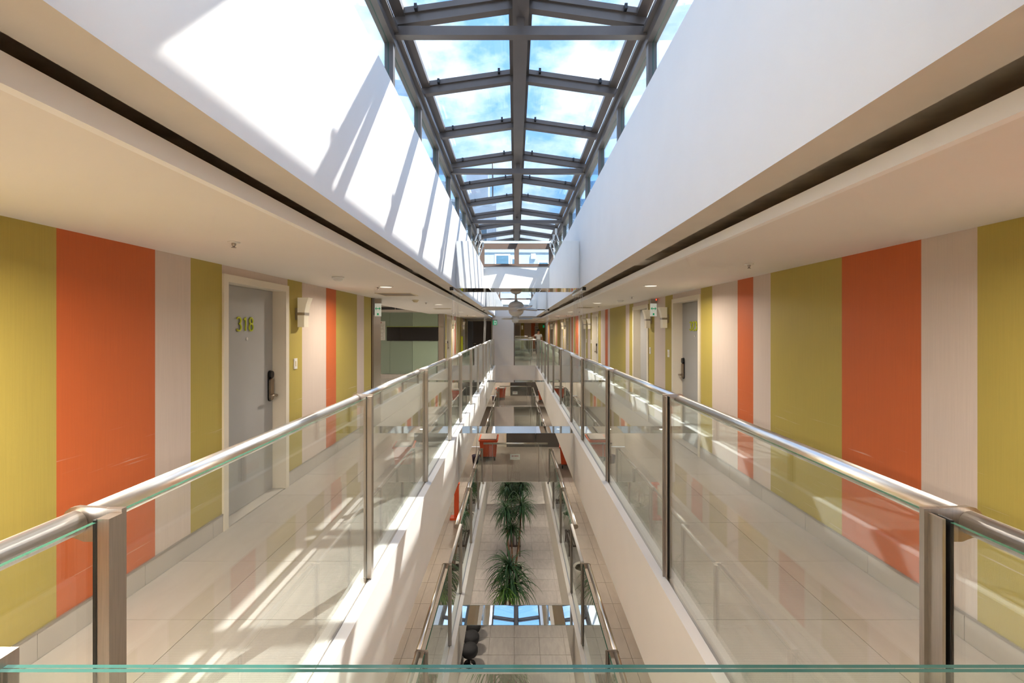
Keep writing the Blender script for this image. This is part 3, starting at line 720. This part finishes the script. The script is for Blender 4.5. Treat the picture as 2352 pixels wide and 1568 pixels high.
# ================================================================== ceiling fittings
def sprinkler(x, y, lab):
    t = thing('sprinkler_head', (x, y, CH), lab, 'sprinkler', 'sprinkler heads on the corridor ceilings')
    lathe('escutcheon', [(.036, 0), (.036, -.004), (.02, -.008)], PLW, (x, y, CH), t, n=16); lathe('nozzle', [(.012, -.006), (.012, -.02), (.007, -.024), (.007, -.032), (.014, -.034), (.014, -.037)], STEELD, (x, y, CH), t, n=12)
for i, (x, y) in enumerate(((-1.78, 2.88), (-1.78, 5.9), (-1.8, 9.2), (-1.8, 13.0), (-1.8, 17.2))): sprinkler(x, y, '%s sprinkler head from the camera on the left ceiling' % ORD[i])
for i, (x, y) in enumerate(((1.98, 3.85), (1.95, 7.6), (1.95, 10.6), (1.95, 13.8), (1.95, 17.2), (1.95, 20.5))): sprinkler(x, y, '%s sprinkler head from the camera on the right ceiling' % ORD[i])
def detector(x, y, m, lab):
    t = thing('smoke_detector', (x, y, CH), lab, 'smoke detector', 'smoke detectors on the corridor ceilings')
    lathe('base', [(.062, 0), (.062, -.016), (.05, -.02)], m, (x, y, CH), t); lathe('sensor', [(.045, -.02), (.045, -.032), (.03, -.046), (.008, -.048)], m, (x, y, CH), t)
detector(-1.86, 4.78, PLW, 'white round smoke detector near door 318 on the left ceiling'); detector(-1.86, 8.5, PLI, 'yellowed smoke detector before the lobby on the left ceiling')
detector(-2.0, 14.8, PLW, 'white smoke detector beyond the lobby on the left ceiling')
detector(1.98, 8.55, PLW, 'white smoke detector above the nearest right door pair'); detector(1.98, 16.0, PLW, 'white smoke detector above the second right door pair')
def lamp(x, y, lab, power, z=CH, dn=True):
    t = thing('downlight', (x, y, z), lab, 'lamp', 'recessed ceiling downlights')
    lathe('trim_ring', [(.095, 0), (.095, -.005), (.075, -.008)], PLW, (x, y, z), t, n=24)
    lathe('lens', [(.072, -.008), (.072, -.0095)], mat('lamp_lens', (.9, .85, .75), .3, emit=(1, .9, .75), estr=.5), (x, y, z), t, n=20)
    ld = bpy.data.lights.new('downlight_bulb', 'AREA'); ld.shape = 'DISK'; ld.size = .14; ld.energy = power; ld.color = (1, .87, .72); ld.spread = math.radians(165)
    lo = bpy.data.objects.new('bulb', ld); COL.objects.link(lo); lo.parent = t; lo.location = (0, 0, -.02)
for i, (y, p) in enumerate(((-1.8, 26), (1.15, 42), (5.85, 15), (9.9, 22), (14.0, 22), (18.2, 20))):  # strongest lamp is added out of view to brighten the near corridor
    lamp(-1.66, y, '%s recessed downlight of the partly added row along the left corridor ceiling' % ORD[i], p)
for i, (y, p) in enumerate(((-1.8, 12), (1.15, 18), (5.7, 13), (9.4, 14), (14.0, 15), (18.2, 15), (23, 15), (28, 15), (34, 15))):  # row includes an unseen lamp added to light its near stretch
    lamp(1.70, y, '%s recessed downlight of the partly added row along the right corridor ceiling' % ORD[i], p)
lamp(-4.2, 12.5, 'recessed downlight in the raised lobby ceiling', 30, 2.62)
lamp(1.2, 25.0, 'added fill downlight of the middle far gallery', 20, FB)  # fill lamp added because the far gallery stayed unlit
for i, y in enumerate((-2.5, 4, 9, 14, 19)):  # extra unseen lamps added to brighten the two lower levels
    lamp(-1.8, y, '%s added downlight of the middle left corridor' % ORD[i], 16, FB); lamp(1.8, y, '%s added downlight of the middle right corridor' % ORD[i], 13, FB)
    lamp(-1.8, y, '%s added downlight of the ground level left side' % ORD[i], 17, L2+FB); lamp(1.8, y, '%s added downlight of the ground level right side' % ORD[i], 17, L2+FB)
def vent(x, y, w, d, lab):
    t = thing('ceiling_vent', (x, y, CH), lab, 'vent', 'air vents in the corridor ceilings')
    boxes('frame', [(x-w/2, x+w/2, y-d/2, y-d/2+.02, CH-.006, CH), (x-w/2, x+w/2, y+d/2-.02, y+d/2, CH-.006, CH), (x-w/2, x-w/2+.02, y-d/2, y+d/2, CH-.006, CH), (x+w/2-.02, x+w/2, y-d/2, y+d/2, CH-.006, CH)], PLI, t)
    n = int((d-.04)/.035)
    for i in range(n): box('slat', x-w/2+.02, x+w/2-.02, y-d/2+.025+i*.035, y-d/2+.040+i*.035, CH-.005, CH, mat('vent_grey', (.33, .30, .26), .6), t)
vent(-1.85, 7.15, .55, .55, 'slatted ceiling vent before the lobby'); vent(-1.9, 12.0, .45, .35, 'slatted ceiling vent by the lobby end'); vent(-1.9, 19.5, .5, .4, 'slatted vent near the dark end door'); vent(1.75, 11.4, .4, .4, 'slatted vent on the right ceiling')

# ================================================================== signs
def arrow_sign(x, y, lab, led=False):
    t = thing('exit_arrow_sign', (x, y, 1.98), lab, 'sign', 'hanging escape arrow signs')
    box('battery_box', x-.055, x+.055, y-.03, y+.03, 2.18, 2.262, ALU, t); p = box('sign_plate', x-.055, x+.055, y-.02, y+.0, 1.955, 2.18, SIGNW, t)
    yy = y-.021
    b = [(-.03, .10), (.03, .10)]
    for s in (-1, 1):
        raw('arrow_head', [(x+s*.048, yy, 2.09), (x+s*.020, yy, 2.125), (x+s*.030, yy, 2.09), (x+s*.020, yy, 2.055)], [(0, 1, 2), (0, 2, 3)], SIGNG, p)
    box('arrow_shaft', x-.03, x+.03, yy-.0005, yy+.0005, 2.083, 2.097, SIGNG, p); box('small_emblem', x-.014, x+.014, yy-.0005, yy+.0005, 1.975, 2.01, SIGNG, p)
    if led: box('indicator', x+.035, x+.05, y-.035, y-.03, 2.235, 2.255, REDLED, t)
arrow_sign(-2.40, 7.98, 'white sign with green double arrow on the steel column at left')
arrow_sign(2.43, 8.0, 'white sign with green double arrow between the right sconces', True)
t = thing('exit_sign', (-.99, YE-.03, 1.96), 'green running person exit sign on the cream pier', 'sign')
box('housing', -1.08, -.86, YE-.05, YE, 2.17, 2.21, ALU, t); p = box('sign_plate', -1.07, -.87, YE-.03, YE-.01, 1.95, 2.17, SIGNG, t)
yy = YE-.032
box('doorway', -1.02, -.90, yy-.001, yy, 1.97, 2.15, SIGNW, p)
raw('runner', [(-.98, yy-.002, 2.13), (-.95, yy-.002, 2.13), (-.94, yy-.002, 2.08), (-.91, yy-.002, 2.06), (-.945, yy-.002, 2.04), (-.92, yy-.002, 1.98), (-.945, yy-.002, 1.985), (-.96, yy-.002, 2.03), (-1.0, yy-.002, 1.98), (-1.01, yy-.002, 1.995), (-.975, yy-.002, 2.05), (-1.0, yy-.002, 2.07)], [(0, 1, 2, 3, 4, 5, 6, 7, 8, 9, 10, 11)], SIGNG, p)
t = thing('wall_poster', (1.86, 38.98, 1.4), 'pale notice poster on the far end wall behind the person', 'poster'); box('sheet', 1.68, 2.02, 38.985, 38.995, 1.25, 2.02, PAPER, t)
for i in range(2): box('print_line', 1.74, 1.96, 38.982, 38.985, 1.88-.2*i, 1.92-.2*i, INK, t)
t = thing('corner_exit_sign', (2.42, 38.6, 1.9), 'tiny exit sign hanging in the far right corner', 'sign'); box('sign_plate', 2.36, 2.48, 38.58, 38.6, 1.9, 2.1, SIGNG, t); box('battery_box', 2.37, 2.47, 38.57, 38.61, 2.1, 2.2, BLACK, t)

# ================================================================== lobby fittings
t = thing('steel_column', (-2.55, 8.15, 0), 'brushed steel clad column at the lobby corner', 'column')
box('side_face', -2.62, -2.49, 7.93, 7.99, 0, CH, mat('column_bronze', (.20, .14, .09), .35, metal=.7), t); c = box('cladding', -2.66, -2.485, 7.99, 8.42, 0, 1.98, STEELC, t); box('upper_cladding', -2.66, -2.487, 7.99, 8.42, 1.98, CH, mat('column_dark', (.10, .08, .07), .3, metal=.6), t)
box('joint', -2.5, -2.484, 7.99, 8.42, 1.05, 1.06, ALU, c)
t = thing('black_display_band', (-3.6, 16.05, 1.35), 'long black glass band across the green lobby wall', 'panel')
box('glass', -4.52, -2.56, 16.035, 16.065, 1.33, 1.82, BLKG, t); box('edge_trim', -4.53, -2.55, 16.03, 16.066, 1.82, 1.83, LIME, t)
t = thing('floor_plan_notice', (-4.85, 16.05, 1.35), 'white floor plan notice on the green lobby wall', 'notice')
sh = box('sheet', -5.1, -4.58, 16.055, 16.068, 1.35, 2.02, PAPER, t)
for i, (z, w) in enumerate(((1.98, .12), (1.95, .2), (1.85, .1), (1.80, .09), (1.62, .11), (1.58, .12))): box('print_line', -5.06, -5.06+w, 16.053, 16.055, z-.012, z, INK, sh)
for (a, b, c_, d) in ((-4.86, -4.62, 1.86, 1.92), (-4.88, -4.66, 1.75, 1.85), (-4.80, -4.62, 1.62, 1.74), (-4.84, -4.66, 1.50, 1.6), (-4.94, -4.64, 1.40, 1.47)):
    boxes('plan_outline', [(a, b, 16.053, 16.055, c_, c_+.006), (a, b, 16.053, 16.055, d-.006, d), (a, a+.006, 16.053, 16.055, c_, d), (b-.006, b, 16.053, 16.055, c_, d)], INK, sh)
tube('emblem', (-4.73, 16.054, 1.97), (-4.73, 16.056, 1.97), .025, mat('emblem_red', (.4, .1, .08), .5), sh, n=14)
t = thing('steel_trim_post', (-2.6, 16.1, 0), 'steel corner post at the end of the green lobby wall', 'post')
box('post', -2.70, -2.51, 16.03, 16.3, 0, CH, STEELC, t); box('cap', -2.71, -2.50, 16.02, 16.3, 0, .04, STEELD, t)

# ================================================================== person (far gallery)
def skinned(name, verts, edges, radii, m, parent, sub=2, root=0):
    me = bpy.data.meshes.new(name); me.from_pydata(verts, edges, [])
    o = link(name, me, None, parent, wl(parent) if parent else (0, 0, 0))
    o.location = (0, 0, 0)
    md = o.modifiers.new('s', 'SKIN'); md.use_smooth_shade = True
    for i, r in enumerate(radii):
        sv = me.skin_vertices[0].data[i]; sv.radius = r if isinstance(r, tuple) else (r, r); sv.use_root = (i == root)
    ss = o.modifiers.new('d', 'SUBSURF'); ss.levels = sub; ss.render_levels = sub
    dg = bpy.context.evaluated_depsgraph_get(); nm_ = bpy.data.meshes.new_from_object(o.evaluated_get(dg)); o.modifiers.clear(); o.data = nm_
    nm_.materials.clear(); nm_.materials.append(m)
    for p in nm_.polygons: p.use_smooth = True
    return o
pp = thing('person', (1.54, 30, 0), 'person in a white short sleeved shirt leaning on the far railing', 'person', rz=.25)
bv = [(0, 0, .95), (0, 0, 1.12), (0, 0, 1.30), (0, -.01, 1.42), (0, -.02, 1.50), (0, -.03, 1.58), (0, -.03, 1.68),
      (-.17, 0, 1.385), (-.33, -.05, 1.28), (-.42, -.16, 1.29), (.17, 0, 1.385), (.25, .02, 1.15), (.24, -.10, .93),
      (-.09, 0, .88), (-.10, 0, .48), (-.10, .02, .06), (-.10, -.12, .03), (.09, 0, .88), (.10, 0, .48), (.10, .02, .06), (.10, -.12, .03)]
be = [(0, 1), (1, 2), (2, 3), (3, 4), (4, 5), (5, 6), (3, 7), (7, 8), (8, 9), (3, 10), (10, 11), (11, 12), (0, 13), (13, 14), (14, 15), (15, 16), (0, 17), (17, 18), (18, 19), (19, 20)]
br = [(.15, .10), (.14, .095), (.165, .11), (.10, .08), (.05, .05), (.078, .09), (.07, .085), .06, .042, .03, .06, .042, .03, .085, .06, .04, .03, .085, .06, .04, .03]
skinned('body', bv, be, br, SKIN, pp)
sv_ = [(0, 0, .90), (0, 0, 1.12), (0, 0, 1.30), (0, -.005, 1.42), (-.17, 0, 1.385), (-.29, -.035, 1.31), (.17, 0, 1.385), (.225, .012, 1.24)]
skinned('shirt', sv_, [(0, 1), (1, 2), (2, 3), (3, 4), (4, 5), (3, 6), (6, 7)], [(.175, .12), (.165, .115), (.185, .13), (.11, .09), .08, .064, .08, .064], SHIRT, pp)
skinned('trousers', [(0, 0, .95), (-.09, 0, .88), (-.10, 0, .48), (-.10, .02, .10), (.09, 0, .88), (.10, 0, .48), (.10, .02, .10)], [(0, 1), (1, 2), (2, 3), (0, 4), (4, 5), (5, 6)], [(.165, .115), .105, .08, .065, .105, .08, .065], TROU, pp)
lathe('hair', [(.02, 0), (.086, .012), (.094, .05), (.09, .10), (.07, .14), (.03, .162), (.005, .165)], HAIR, (0, -.012, 1.60), pp, True, n=20)
for sx in (-1, 1): lathe('eye', [(.004, 0), (.009, .004), (.004, .008)], HAIR, (sx*.032, -.118, 1.625), pp, True, n=8)
lathe('nose', [(.004, 0), (.014, .004), (.010, .02), (.005, .035)], SKIN, (0, -.118, 1.585), pp, True, n=8)
box('mouth', -.022, .022, -.118, -.108, 1.555, 1.562, mat('lips', (.35, .12, .10), .5), pp, True)
for k, (hx, hy, hz, dx, dy) in enumerate(((-.42, -.16, 1.29, -.6, -.8), (.24, -.10, .93, .0, -.3))):
    v = [(hx, hy, hz), (hx+dx*.05, hy+dy*.05, hz-.01)]; ed = [(0, 1)]; rd = [.028, .034]
    for q in range(5):
        off = (q-2)*.017; ln = (.045, .07, .075, .07, .055)[q]
        b0 = len(v); px_, py_ = -dy, dx
        v += [(hx+dx*.08+px_*off, hy+dy*.08+py_*off, hz-.012), (hx+dx*(.08+ln*.6)+px_*off, hy+dy*(.08+ln*.6)+py_*off, hz-.02), (hx+dx*(.08+ln)+px_*off, hy+dy*(.08+ln)+py_*off, hz-.045)]
        ed += [(1, b0), (b0, b0+1), (b0+1, b0+2)]; rd += [.010, .009, .007]
    skinned('hand', v, ed, rd, SKIN, pp, 1)

# ================================================================== middle level: carts, stand
def cart(x, y, lab, rz=0):
    t = thing('laundry_cart', (x, y, L2), lab, 'cart', 'orange carts on the middle floor', rz)
    def taper(nm, z0, z1, a, b, c_, d, m):
        v = [(-a, -b, z0), (a, -b, z0), (a, b, z0), (-a, b, z0), (-c_, -d, z1), (c_, -d, z1), (c_, d, z1), (-c_, d, z1)]
        return raw(nm, v, FACES, m, t, True)
    taper('tub', .16, .76, .28, .40, .33, .46, ORANGE)
    boxes('rim', [(-.36, .36, -.49, -.45, .75, .79), (-.36, .36, .45, .49, .75, .79), (-.36, -.32, -.45, .45, .75, .79), (.32, .36, -.45, .45, .75, .79)], ORANGE, t, True)
    box('linen', -.30, .30, -.42, .42, .755, .83, mat('linen_grey', (.42, .38, .36), .9, noise=.1), t, True)
    box('base_frame', -.27, .27, -.38, .38, .13, .16, DGREY, t, True)
    for sx in (-1, 1):
        for sy in (-1, 1):
            tube('wheel', (sx*.24-.02, sy*.34, .06), (sx*.24+.02, sy*.34, .06), .06, RUBBER, t, True, n=14); box('caster', sx*.24-.03, sx*.24+.03, sy*.34-.02, sy*.34+.02, .06, .13, STEELD, t, True)
cart(-1.0, -2.3, 'orange cart with grey linen on the left of the middle near gallery'); cart(1.95, -1.3, 'orange cart standing at the right of the middle near gallery', .1)
t = thing('mop', (-1.45, -1.7, L2), 'mop standing in a dark bucket beside the orange cart', 'mop')
lathe('bucket', [(.12, 0), (.15, .28), (.14, .28), (.11, .02)], mat('bucket_purple', (.05, .035, .07), .5), (-1.45, -1.7, L2), t, n=18); tube('handle', (-1.45, -1.7, L2+.06), (-1.40, -1.78, L2+1.3), .012, PLW, t, n=8)
t = thing('orange_stand', (-1.5, 11.8, L2), 'tall narrow orange stand on the middle left corridor floor', 'stand')
box('foot', -1.68, -1.42, 11.72, 11.95, L2, L2+.05, ORANGE, t); box('board', -1.58, -1.46, 11.8, 11.86, L2+.05, L2+1.6, ORANGE, t); box('tray', -1.62, -1.44, 11.76, 11.9, L2+.9, L2+.93, ORANGE, t)
t = thing('door_14', (1.0, -3.97, L2), 'wide dark grey sliding doors at the middle near end', None, None, 0, 'structure')
box('door_leaf', -.35, .85, -4, -3.95, L2, L2+2.2, GREYW, t); box('door_leaf', .87, 2.2, -4, -3.95, L2, L2+2.2, GREYW, t); boxes('door_frame', [(-.45, -.36, -4, -3.93, L2, L2+2.3), (2.2, 2.3, -4, -3.93, L2, L2+2.3), (-.36, 2.2, -4, -3.93, L2+2.2, L2+2.3)], DFR, t)

# ================================================================== ground level: plants, benches, seats
def plant(x, y, lab, heads, pot_r=.30, pot_h=.5, light=None):
    t = thing('potted_palm', (x, y, L1), lab, 'plant', 'potted palms in white pots on the ground floor'); z = L1
    pot = lathe('pot', [(pot_r*.72, 0), (pot_r, pot_h-.03), (pot_r+.015, pot_h), (pot_r-.02, pot_h), (pot_r-.03, pot_h-.05)], POTW, (x, y, z), t, n=28)
    lathe('soil', [(pot_r-.025, pot_h-.06), (pot_r-.03, pot_h-.05)], SOIL, (x, y, z), t, n=24)
    for hi, (hx, hy, hz, R, nl, m) in enumerate(heads):
        b = Vector((x+hx*.25, y+hy*.25, z+pot_h-.06)); e_ = Vector((x+hx, y+hy, z+hz)); md = (b+e_)/2+Vector((hx*.15, .03, 0))
        tk = tube('trunk', b, md, .034, TRUNK, t, n=9, r2=.027); tube('trunk', md, e_, .027, TRUNK, t, n=9, r2=.022)
        vs_, fs = [], []; rr = random.Random(int(hx*100+hy*37+hz*11+x*91+y*7))
        for i in range(nl):
            a = rr.uniform(0, 2*math.pi); up = rr.uniform(.15, 1.25) if i > nl*.35 else rr.uniform(-.5, .4); ln = R*rr.uniform(.75, 1.15)
            w = rr.uniform(.011, .019); z0 = rr.uniform(-.22, .04)
            p = e_+Vector((0, 0, z0)); d = Vector((math.cos(a)*math.cos(up), math.sin(a)*math.cos(up), math.sin(up))); sd_ = Vector((-math.sin(a), math.cos(a), 0)); st = 7; b0 = len(vs_)
            for k in range(st+1):
                f_ = k/st; ww = w*(1-f_**2.2)*(.6+.4*min(1, f_*4)); vs_ += [tuple(p-sd_*ww), tuple(p+Vector((0, 0, -.25*ww))), tuple(p+sd_*ww)]
                p = p+d*(ln/st); d = (d+Vector((0, 0, -.30-.12*f_))).normalized()
            for k in range(st): 
                for c_ in (0, 1): fs.append((b0+3*k+c_, b0+3*k+c_+1, b0+3*k+c_+4, b0+3*k+c_+3))
        raw('foliage', vs_, fs, m, t, smooth=True, kind='stuff')
plant(-.06, 14.30, 'tall potted palm with three bare trunks beside the slatted bench', [(-.22, -.32, 2.62, .68, 150, LEAF), (.26, -.28, 2.70, .68, 150, LEAF), (-.05, -.45, 2.12, .62, 100, LEAF)], .32, .66)
plant(-.10, 18.6, 'potted palm standing behind the far bench', [(-.1, .1, 1.55, .5, 130, LEAF), (.15, .15, 1.8, .5, 120, LEAF)], .27, .60)
plant(-.12, 11.35, 'leafy potted palm partly hidden by the lower mirror beam', [(-.02, .12, 2.15, .85, 130, LEAF), (.08, .05, 1.75, .85, 120, LEAF), (-.14, -.20, 1.72, .55, 60, LEAFL)], .31, .60)
plant(-.30, 8.55, 'nearest potted palm showing below the lower mirror beam', [(-.1, .05, 1.95, .70, 120, LEAF), (.2, .05, 1.75, .62, 100, LEAF)], .31, .60)
def bench(x, y, lab):
    t = thing('slatted_bench', (x, y, L1), lab, 'bench', 'dark slatted benches between the palms'); z = L1
    for i in range(5): box('slat', x-.25+i*.105, x-.25+i*.105+.075, y-.62, y+.62, z+.40, z+.43, WOODD, t)
    boxes('frame', [(x-.25, x+.25, y-.62, y-.57, z+.35, z+.40), (x-.25, x+.25, y+.57, y+.62, z+.35, z+.40), (x-.25, x-.21, y-.57, y+.57, z+.36, z+.40), (x+.21, x+.25, y-.57, y+.57, z+.36, z+.40)], WOODD, t)
    for sx in (-1, 1):
        for sy in (-1, 1): box('leg', x+sx*.22-.02, x+sx*.22+.02, y+sy*.58-.02, y+sy*.58+.02, z, z+.36, WOODD, t)
bench(-.05, 16.85, 'dark slatted bench behind the tall palm'); bench(.02, 9.9, 'dark slatted bench near the nearest palm')
def stool(x, y, lab):
    t = thing('black_stool', (x, y, L1), lab, 'stool', 'round black stools along the ground floor sofa'); z = L1
    lathe('seat_cushion', [(.08, .22), (.17, .24), (.20, .30), (.20, .38), (.17, .44), (.08, .47), (.01, .475)], FABB, (x, y, z), t, n=20)
    lathe('base', [(.15, 0), (.14, .03), (.03, .04), (.03, .23)], BLACK, (x, y, z), t, n=16)
for i, y in enumerate((2.75, 3.2, 3.65, 4.1)): stool(-1.10, y, '%s round black stool of the row seen in the lower mirror beam' % ORD[i])
t = thing('black_sofa', (-1.7, 3.4, L1), 'long black sofa behind the round black stools', 'sofa')
box('seat', -2.1, -1.36, 2.3, 4.5, L1+.12, L1+.44, FABB, t); box('backrest', -2.25, -2.1, 2.3, 4.5, L1+.12, L1+.85, FABB, t); box('armrest', -2.1, -1.36, 2.15, 2.3, L1+.12, L1+.62, FABB, t); box('armrest', -2.1, -1.36, 4.5, 4.65, L1+.12, L1+.62, FABB, t)
for sx in (-2.15, -1.45):
    for yy in (2.25, 4.5): box('foot', sx, sx+.06, yy, yy+.06, L1, L1+.12, BLACK, t)

# ================================================================== outside
def building(name, x0, x1, y0, y1, z0, z1, m, lab, wins, face):
    t = thing(name, ((x0+x1)/2, (y0+y1)/2, z0), lab, 'building'); box('walls', x0, x1, y0, y1, z0, z1, m, t)
    for (a, b, c_, d) in wins:
        yy = y0 if face < 0 else y1
        f_ = box('window', a-.1, b+.1, yy-.05, yy+.05, c_-.1, d+.1, PLW, t); box('pane', a, b, yy-.08, yy+.08, c_, d, BGLASS, f_)
    return t
t = building('apartment_block', -8.5, -2.4, 58, 66, -6, 17.5, CONC, 'pale apartment block seen through the left roof panes', [(-7.6+1.6*i, -6.8+1.6*i, 4+3*j, 5.6+3*j) for i in range(3) for j in range(4)], -1)
box('stair_tower', -6.3, -3.5, 59, 63, 17.5, 22.0, CONC, t); box('parapet', -8.5, -2.4, 57.9, 58.1, 17.5, 18.0, CONC, t)
tube('antenna_pole', (-2.9, 59, 17.5), (-2.9, 59, 23.5), .10, GREYW, t, n=8)
t = building('white_house', -9, 9, -16, -12, -6, 8.5, FACADE, 'white weathered house seen through the near gable window in the mirror', [(-1.08, -.38, 5.2, 6.0), (1.4, 1.9, 5.0, 5.6), (-3.4, -2.6, 5.0, 6.0), (3.2, 4.0, 5, 6), (-.15, .12, 5.2, 5.8)], 1)
box('air_conditioner', .92, 1.18, -12.0, -11.8, 5.8, 6.1, PLW, t); box('ledge', -9, 9, -12, -11.9, 6.18, 6.28, FACADE, t)
